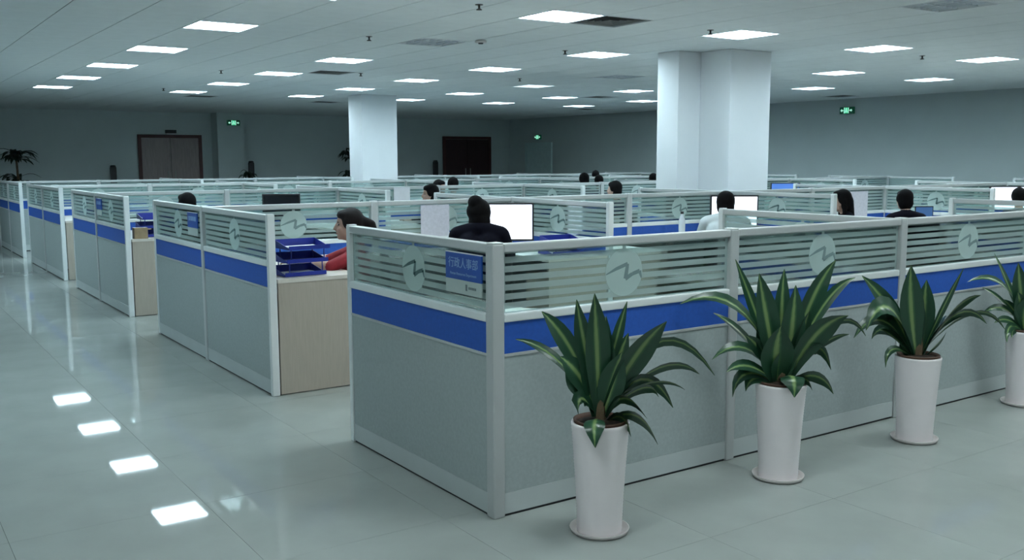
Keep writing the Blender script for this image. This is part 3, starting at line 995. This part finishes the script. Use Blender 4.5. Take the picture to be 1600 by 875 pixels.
def monitor(x, y, rz, label, screen, w=0.48, h=0.30, z=DZ, group='desk monitors'):
    t = thing('monitor', label, 'monitor', (x, y, z), rz, group)
    MB().bbox(-w / 2, w / 2, -0.02, 0.025, 0.065, 0.065 + h + 0.03, 0.006).build('casing', M_BLACK, t)
    MB().box(-w / 2 + 0.016, w / 2 - 0.016, -0.0225, -0.0205, 0.082, 0.065 + h + 0.013).build('screen', screen, t)
    MB().bbox(-0.03, 0.03, 0.026, 0.05, 0.012, 0.2, 0.004).build('stand', M_BLACK, t)
    MB().lathe([(0.11, 0.0), (0.11, 0.008), (0.04, 0.012)], 24, (0, 0.03)).build('base', M_BLACK, t)
    return t


monitor(2.50, 3.62, -0.62, 'white-lit monitor in front of the woman in dark clothes', M_SCREENW, 0.5, 0.305)
monitor(5.37, 3.60, -0.62, 'white-lit monitor in front of the man in the pale shirt', M_SCREENW, 0.5, 0.305)
monitor(1.96, 7.55, -0.5, 'black switched-off monitor in the third cubicle row', M_SCREENOFF, 0.44, 0.285)
monitor(10.75, 3.62, -0.62, 'white-lit monitor at the right edge of the picture', M_SCREENW, 0.5, 0.30)
monitor(10.95, 7.58, -0.62, 'blue-lit monitor just right of the big column', M_SCREENB, 0.5, 0.27)
# laptop in front of the man in dark clothes
t = thing('laptop', 'small blue-lit laptop beside the man in the dark jacket', 'laptop', (8.33, 3.27, DZ), -0.5)
t.scale = (0.72, 0.72, 0.85)
MB().bbox(-0.16, 0.16, -0.12, 0.11, 0.0, 0.02, 0.004).build('keyboard_base', M_BLACK, t)
lid = MB().bbox(-0.16, 0.16, 0.10, 0.112, 0.021, 0.24, 0.004).build('lid', M_BLACK, t)
MB().box(-0.145, 0.145, 0.0975, 0.0995, 0.036, 0.226).build('screen', mat('dim_blue_screen', (0.05, 0.1, 0.2), 0.3, noise=0.05, emit=(0.05, 0.16, 0.45), estr=0.35), lid)


def tray_stack(x, y, rz, label, tiers=3, paper=True):
    t = thing('document_tray', label, 'tray', (x, y, DZ), rz, 'blue document trays')
    W, D, h = 0.30, 0.24, 0.038
    for k in range(tiers):
        z = 0.004 + 0.088 * k
        ox = 0.016 * k
        mb = MB()
        mb.box(-W / 2 + ox, W / 2 + ox, -D / 2, D / 2, z, z + 0.004)
        mb.box(-W / 2 + ox, W / 2 + ox, D / 2 - 0.004, D / 2, z + 0.004, z + h + 0.02)
        for s in (-1, 1):
            xx = s * (W / 2 - 0.002) + ox
            # side wall dropping to the open front
            v = [(xx - 0.002, -D / 2, z + 0.004), (xx - 0.002, D / 2 - 0.004, z + 0.004), (xx - 0.002, D / 2 - 0.004, z + h + 0.02), (xx - 0.002, -D / 2 + 0.05, z + h * 0.55), (xx - 0.002, -D / 2, z + 0.012)]
            v += [(xx + 0.002, b, c) for a, b, c in v]
            mb.add(v, [(0, 1, 2, 3, 4), (9, 8, 7, 6, 5)] + [(i, i + 5, (i + 1) % 5 + 5, (i + 1) % 5) for i in range(5)])
        mb.box(-W / 2 + ox, W / 2 + ox, -D / 2 - 0.004, -D / 2, z, z + h * 0.7)
        mb.build('tray', M_TRAY, t)
        if k:
            for sx in (-1, 1):
                for sy in (-1, 1):
                    px, py = sx * (W / 2 - 0.03) + ox, sy * (D / 2 - 0.03)
                    MB().tube([(px, py, z - 0.080), (px, py, z)], 0.004, 6).build('riser', M_TRAY, t)
        if paper and k != 1:
            MB().box(-0.11 + ox, 0.12 + ox, -0.105, 0.09, z + 0.0045, z + 0.012).build('paper_stack', M_PAPER, t)


tray_stack(0.26, 2.84, 0.05, 'three-tier blue document tray on the desk of the woman in red', 3)
tray_stack(2.58, 2.92, -0.1, 'two-tier blue document tray beside the white monitor, against the divider', 2)
tray_stack(0.30, 6.86, 0.0, 'blue document tray stack on the first desk of the third cubicle row', 3)
t = thing('cardboard_box', 'small brown cardboard box on the first desk of the third cubicle row', 'box', (0.13, 6.66, DZ))
MB().bbox(-0.065, 0.065, -0.06, 0.03, 0.0, 0.11, 0.002).build('carton', M_CARD, t)
MB().box(-0.0652, 0.0652, -0.03, 0.0, 0.1102, 0.1108).build('tape', M_PAPER, t)
t = thing('paper_bundle', 'small white crumpled paper on the desk of the woman in red', 'paper', (0.50, 3.56, DZ), 0.5)
MB().add([(-0.05, -0.04, 0), (0.06, -0.03, 0.001), (0.05, 0.05, 0.0), (-0.04, 0.045, 0.001), (-0.02, -0.02, 0.03), (0.025, -0.02, 0.022), (0.02, 0.02, 0.036), (-0.015, 0.025, 0.026)], [(0, 1, 5, 4), (1, 2, 6, 5), (2, 3, 7, 6), (3, 0, 4, 7), (4, 5, 6, 7), (3, 2, 1, 0)]).build('crumpled_sheet', M_PAPER, t)
t = thing('mouse', 'small dark mouse under the hand of the woman in red', 'mouse', (0.40, 3.12, DZ), 1.2)
MB().bbox(-0.03, 0.03, -0.05, 0.05, 0.0, 0.028, 0.012).build('shell', M_DARKGREY, t)
t = thing('water_bottle', 'clear pale bottle with dark cap standing left of the man in pale shirt', 'bottle', (4.80, 3.78, DZ))
MB().lathe([(0.03, 0), (0.034, 0.01), (0.034, 0.15), (0.014, 0.20), (0.014, 0.215)], 20).build('body', M_BOTTLE, t, smooth=True)
MB().lathe([(0.017, 0.215), (0.017, 0.24)], 16).build('cap', M_BLACK, t)


def sheet(x0, x1, y, z0, z1, label, material):
    o = MB().bbox(x0, x1, y - 0.0015, y, z0, z1, 0.0005).build('paper_sheet', material)
    tag(o, label, 'paper', 'sheets hung on the partitions')


ys = lambda r: ROWS[r][0] - TH / 2 - 0.008
sheet(1.88, 2.17, ys(1), 0.875, 1.155, 'pale printed sheet on the glass behind the woman in dark clothes', M_LILAC)
sheet(3.64, 3.88, ys(2), 0.93, 1.19, 'white paper sheet hung on the centre screen of the third row', M_PAPER)
sheet(7.86, 8.24, ys(1), 0.80, 1.145, 'large white sheet on the glass left of the man in dark jacket', M_LILAC)

# ------------------------------------------------------------------ people


def ico(c, r, sub=2):
    bm = bmesh.new()
    bmesh.ops.create_icosphere(bm, subdivisions=sub, radius=1)
    bm.verts.index_update()
    rr = r if isinstance(r, tuple) else (r, r, r)
    vs = [(c[0] + v.co.x * rr[0], c[1] + v.co.y * rr[1], c[2] + v.co.z * rr[2]) for v in bm.verts]
    fs = [tuple(v.index for v in f.verts) for f in bm.faces]
    bm.free()
    return vs, fs


class Body:
    def __init__(s):
        s.mb, s.caps = MB(), []

    def limb(s, a, ra, b, rb, region):
        a, b = Vector(a), Vector(b)
        n = 6
        for i in range(n + 1):
            t = i / n
            s.mb.add(*ico(a.lerp(b, t), ra + (rb - ra) * t, 2))
        s.mb.tube([a, a.lerp(b, 0.5), b], [ra, (ra + rb) / 2, rb], 14)
        s.caps.append((a, b, ra, rb, region))

    def ell(s, c, r, region):
        s.mb.add(*ico(c, r, 3))
        m_ = min(r)
        s.caps.append((Vector(c), Vector(c) + Vector((0, 0, 0.001)), sum(r) / 3, sum(r) / 3, region))

    def remesh(s, name, voxel, mats, smooth=4):
        me = bpy.data.meshes.new(name)
        me.from_pydata(s.mb.v, [], s.mb.f)
        ob = bpy.data.objects.new(name, me)
        COL.objects.link(ob)
        md = ob.modifiers.new('r', 'REMESH')
        md.mode = 'VOXEL'
        md.voxel_size = voxel
        sm = ob.modifiers.new('s', 'SMOOTH')
        sm.factor = 0.5
        sm.iterations = smooth
        bpy.context.view_layer.update()
        out = bpy.data.meshes.new_from_object(ob.evaluated_get(bpy.context.evaluated_depsgraph_get()))
        bpy.data.objects.remove(ob)
        out.name = name
        out.materials.clear()
        for m_ in mats:
            out.materials.append(m_)
        npoly = len(out.polygons)
        cen = np.empty(npoly * 3)
        out.polygons.foreach_get('center', cen)
        cen = cen.reshape(-1, 3)
        best = np.full(npoly, 1e9)
        reg = np.zeros(npoly, dtype=np.int32)
        for a, b, ra, rb, g in s.caps:
            a_, d = np.array(a), np.array(b - a)
            t = np.clip(((cen - a_) @ d) / max(1e-9, d @ d), 0, 1)
            dist = np.linalg.norm(cen - (a_ + t[:, None] * d), axis=1) - (ra + (rb - ra) * t)
            w = dist < best
            best[w] = dist[w]
            reg[w] = g
        out.polygons.foreach_set('material_index', reg)
        out.polygons.foreach_set('use_smooth', np.ones(npoly, dtype=bool))
        return out


def person(x, y, face, hz, label, top, hair='short', hands=((-0.16, 0.42), (0.16, 0.42)), female=False, lean=0.12, tilt=0.0, voxel=0.011, mh=None, sleeves=True, shrug=0.0, elbow=0.10, feature=False):
    """x, y: position of the head; face: direction looked at (dx, dy); hz: height of the head centre"""
    mh = mh or M_HAIR
    ang = math.atan2(face[1], face[0]) - HP
    c, s_ = math.cos(ang), math.sin(ang)
    ox, oy = x - (-s_ * (lean + 0.06)), y - (c * (lean + 0.06))
    t = thing('person', label, 'person', (ox, oy, 0), ang, 'people working at the desks')
    B = Body()
    sw = 0.165 if female else 0.185
    zs = hz - 0.215 + shrug
    SK, TP, TR, SH = 0, 1, 2, 3
    B.limb((-0.07, 0, 0.545), 0.115, (0.07, 0, 0.545), 0.115, TR)
    B.limb((0, 0.0, 0.58), 0.13, (0, lean * 0.35, 0.75), 0.118 if female else 0.13, TP)
    B.limb((-0.06, lean * 0.35, 0.74), 0.095, (-0.075, lean * 0.8, zs - 0.09), 0.105, TP)
    B.limb((0.06, lean * 0.35, 0.74), 0.095, (0.075, lean * 0.8, zs - 0.09), 0.105, TP)
    B.limb((-sw + 0.01, lean * 0.9, zs - 0.012), 0.058, (0, lean * 0.92, zs + 0.03), 0.062, TP)
    B.limb((sw - 0.01, lean * 0.9, zs - 0.012), 0.058, (0, lean * 0.92, zs + 0.03), 0.062, TP)
    B.limb((0, lean * 0.92, zs + 0.04), 0.05, (0, lean + 0.04, hz - 0.07), 0.048, SK)
    # head: skull, jaw, chin, nose, brow, ears
    hx, hy = 0.0, lean + 0.06
    B.ell((hx, hy - 0.012, hz + 0.025), (0.072, 0.090, 0.088), SK)
    B.ell((hx, hy + 0.018, hz - 0.045), (0.056, 0.066, 0.068), SK)
    B.ell((hx, hy + 0.058, hz - 0.088), (0.024, 0.022, 0.02), SK)
    B.limb((hx, hy + 0.078, hz + 0.012), 0.009, (hx, hy + 0.096, hz - 0.028), 0.013, SK)
    for e in (-1, 1):
        B.ell((hx + e * 0.074, hy - 0.005, hz - 0.01), (0.010, 0.020, 0.032), SK)
        B.ell((hx + e * 0.034, hy + 0.058, hz - 0.03), (0.022, 0.02, 0.02), SK)
    # arms with hands
    for e, (hxx, hyy) in zip((-1, 1), hands):
        sp = (e * sw, lean * 0.9, zs - 0.02)
        el = (e * (sw + 0.055), lean * 0.9 + elbow, max(0.80, zs - 0.24))
        wr = (hxx, hyy, DZ + 0.045)
        B.limb(sp, 0.054, el, 0.043, TP)
        B.limb(el, 0.041, wr, 0.030, TP if sleeves else SK)
        dv = (Vector(wr) - Vector(el))
        dv.z = 0
        dv.normalize()
        sd = Vector((dv.y, -dv.x, 0))
        pm = Vector(wr) + dv * 0.05 + Vector((0, 0, -0.004))
        B.limb(wr, 0.024, pm, 0.027, SK)
        B.limb(pm - sd * 0.018, 0.017, pm + sd * 0.018, 0.017, SK)
        for q, (off, ln) in enumerate(((-0.03, 0.058), (-0.010, 0.068), (0.010, 0.064), (0.029, 0.05))):
            k0 = pm + dv * 0.015 + sd * off
            k1 = k0 + dv * ln * 0.55 + sd * off * 0.15 + Vector((0, 0, 0.006))
            k2 = k1 + dv * ln * 0.45 + Vector((0, 0, -0.018))
            B.limb(k0, 0.0095, k1, 0.009, SK)
            B.limb(k1, 0.009, k2, 0.0078, SK)
        th = -e
        B.limb(pm - dv * 0.02 + sd * 0.022 * th, 0.012, pm + dv * 0.03 + sd * 0.052 * th + Vector((0, 0, -0.012)), 0.009, SK)
    # legs
    for e in (-1, 1):
        B.limb((e * 0.09, 0.03, 0.535), 0.092, (e * 0.115, 0.40, 0.50), 0.066, TR)
        B.limb((e * 0.115, 0.40, 0.49), 0.062, (e * 0.115, 0.36, 0.12), 0.042, TR)
        B.limb((e * 0.115, 0.345, 0.055), 0.042, (e * 0.118, 0.50, 0.04), 0.036, SH)
    me = B.remesh('body', voxel, [M_SKIN, top, M_DENIM, M_SHOE])
    inst('body', me, t)
    # hair
    Hh = Body()
    Hh.ell((hx, hy - 0.028, hz + 0.036), (0.088, 0.094, 0.094), 0)
    Hh.ell((hx, hy - 0.045, hz - 0.02), (0.084, 0.072, 0.095), 0)
    Hh.ell((hx, hy + 0.022, hz + 0.072), (0.068, 0.056, 0.042), 0)
    for e in (-1, 1):
        Hh.ell((hx + e * 0.062, hy - 0.012, hz + 0.02), (0.026, 0.05, 0.055), 0)
    if hair == 'bun':
        Hh.ell((hx - 0.03, hy - 0.05, hz + 0.10), (0.062, 0.06, 0.058), 0)
        Hh.ell((hx, hy - 0.05, hz - 0.05), (0.088, 0.06, 0.09), 0)
        Hh.ell((hx - 0.01, hy - 0.03, hz + 0.03), (0.096, 0.09, 0.085), 0)
    elif hair == 'ponytail':
        Hh.limb((hx, hy - 0.10, hz + 0.035), 0.034, (hx, hy - 0.17, hz + 0.0), 0.036, 0)
        Hh.limb((hx, hy - 0.17, hz + 0.0), 0.036, (hx + 0.01, hy - 0.215, hz - 0.13), 0.022, 0)
        Hh.ell((hx, hy - 0.045, hz - 0.055), (0.066, 0.06, 0.06), 0)
    elif hair == 'long':
        Hh.limb((hx, hy - 0.07, hz), 0.07, (hx, hy - 0.11, hz - 0.2), 0.05, 0)
        for e in (-1, 1):
            Hh.limb((hx + e * 0.07, hy - 0.02, hz + 0.01), 0.03, (hx + e * 0.085, hy - 0.03, hz - 0.17), 0.022, 0)
    me = Hh.remesh('hair', 0.009, [mh], 3)
    inst('hair', me, t)
    if feature:
        for e in (-1, 1):
            MB().add(*ico((hx + e * 0.031, hy + 0.068, hz + 0.004), (0.013, 0.008, 0.006), 2)).build('eye', M_EYE, t)
            MB().add(*ico((hx + e * 0.033, hy + 0.072, hz + 0.024), (0.02, 0.006, 0.0035), 2)).build('eyebrow', mh, t)
        MB().add(*ico((hx, hy + 0.079, hz - 0.062), (0.021, 0.008, 0.0075), 2)).build('mouth', M_LIP, t)
    return t, ox, oy, ang


CHAIR = {}


def chair(ox, oy, ang, label):
    if not CHAIR:
        CHAIR['seat'] = MB().bbox(-0.22, 0.22, -0.21, 0.23, 0.37, 0.425, 0.02).mesh('seat', M_NAVY)
        CHAIR['backrest'] = MB().bbox(-0.19, 0.19, -0.255, -0.215, 0.52, 0.86, 0.015).mesh('backrest', M_NAVY)
        CHAIR['back_support'] = MB().box(-0.03, 0.03, -0.275, -0.2555, 0.36, 0.7).box(-0.03, 0.03, -0.275, 0.0, 0.345, 0.3695).mesh('back_support', M_BLACK)
        CHAIR['column'] = MB().lathe([(0.028, 0.09), (0.028, 0.20), (0.02, 0.205), (0.02, 0.344)], 14).mesh('column', M_BLACK)
        CHAIR['leg'] = MB().tube([(0.0, 0, 0.085), (0.25, 0, 0.06)], [0.022, 0.014], 8).mesh('leg', M_BLACK)
        CHAIR['caster'] = MB().lathe([(0.01, 0.0), (0.026, 0.012), (0.026, 0.035), (0.01, 0.046)], 12).mesh('caster', M_BLACK)
    t = thing('office_chair', label, 'chair', (ox, oy, 0), ang, 'office chairs')
    for k in ('seat', 'backrest', 'back_support', 'column'):
        inst(k, CHAIR[k], t)
    for q in range(5):
        a = q * 2 * math.pi / 5 + 0.3
        lg = inst('leg', CHAIR['leg'], t, (0, 0, 0), a)
        inst('caster', CHAIR['caster'], lg, (0.25, 0, 0))


PEOPLE = [
    dict(x=0.755, y=3.10, face=(-0.93, 0.36), hz=1.08, label='person in red top with dark tied-back hair, seen in profile at desk', top=M_RED, hair='ponytail', female=True, mh=M_HAIRB, voxel=0.008, sleeves=False, feature=True, hands=((-0.05, 0.40), (0.20, 0.38)), lean=-0.03, shrug=0.03, elbow=0.2),
    dict(x=1.84, y=3.00, face=(0.6, 0.8), hz=1.12, label='person in dark clothes with hair bun, seen from behind before white monitor', top=M_NAVY, hair='bun', female=False, shrug=0.085, lean=0.14),
    dict(x=4.60, y=3.00, face=(0.72, 0.69), hz=1.125, label='person in pale shirt seen from behind before the second white monitor', top=M_SHIRT, hair='short', shrug=0.06, lean=0.14),
    dict(x=6.48, y=3.12, face=(-0.8, 0.6), hz=1.10, label='dark-haired person bent forward behind the divider, beside the hung white sheet', top=M_NAVY, hair='long', female=True, lean=0.12, shrug=0.03),
    dict(x=7.44, y=3.00, face=(0.5, 0.86), hz=1.085, label='person in dark jacket seen from behind beside the small laptop', top=M_NAVY, hair='short', shrug=0.03, lean=0.14),
    dict(x=9.95, y=3.05, face=(0.75, 0.66), hz=1.055, label='dark-haired person before the lit monitor at the right picture edge', top=M_NAVY, hair='short', lean=0.14),
    dict(x=3.60, y=6.90, face=(-0.95, 0.3), hz=1.13, label='black-haired person in profile in the third row above second row screen', top=M_NAVY, hair='short', feature=True),
    dict(x=0.72, y=7.10, face=(-0.5, 0.86), hz=1.085, label='person whose dark hair just shows over the second row aisle end', top=M_NAVY, hair='short', lean=0.05),
    dict(x=6.54, y=6.90, face=(-0.6, 0.8), hz=1.125, label='dark-haired person in the third row left of the big column', top=M_NAVY, hair='short'),
    dict(x=5.0, y=9.05, face=(0.3, -0.95), hz=1.13, label='left one of two neighbouring heads far back right of the distant column', top=M_RED, hair='short', lean=0.05),
    dict(x=5.62, y=9.72, face=(0.3, 0.95), hz=1.15, label='right one of two neighbouring heads far back right of the distant column', top=M_NAVY, hair='short'),
    dict(x=8.31, y=9.78, face=(0.3, 0.95), hz=1.19, label='taller of two adjoining dark heads far back left of the big column', top=M_NAVY, hair='short'),
    dict(x=9.62, y=10.95, face=(0.6, 0.8), hz=1.12, label='lower of two adjoining dark heads far back left of the big column', top=M_NAVY, hair='short'),
    dict(x=10.70, y=10.60, face=(0.6, 0.8), hz=1.15, label='dark head half hidden by the left edge of the big column', top=M_NAVY, hair='short'),
    dict(x=12.4, y=14.45, face=(0.3, 0.95), hz=1.16, label='tiny farthest dark head above the last cubicle row', top=M_NAVY, hair='short'),
]
WHO = ['person in the red top', 'dark-clothed person with the hair bun', 'person in the pale shirt', 'bent person beside the hung white sheet',
       'person in the dark jacket beside the laptop', 'person at the right picture edge', 'black-haired person in profile in the third row',
       'person at the first third row desk', 'dark-haired person left of the big column', 'left one of two neighbouring far heads',
       'right one of two neighbouring far heads', 'taller of two adjoining far heads', 'lower of two adjoining far heads',
       'person half hidden by the big column', 'farthest person in the last row']
for q, kw in enumerate(PEOPLE):
    far = q > 5
    if far:
        kw['voxel'] = 0.014
    t, ox, oy, ang = person(**kw)
    chair(ox, oy, ang, 'dark office chair under the ' + WHO[q])
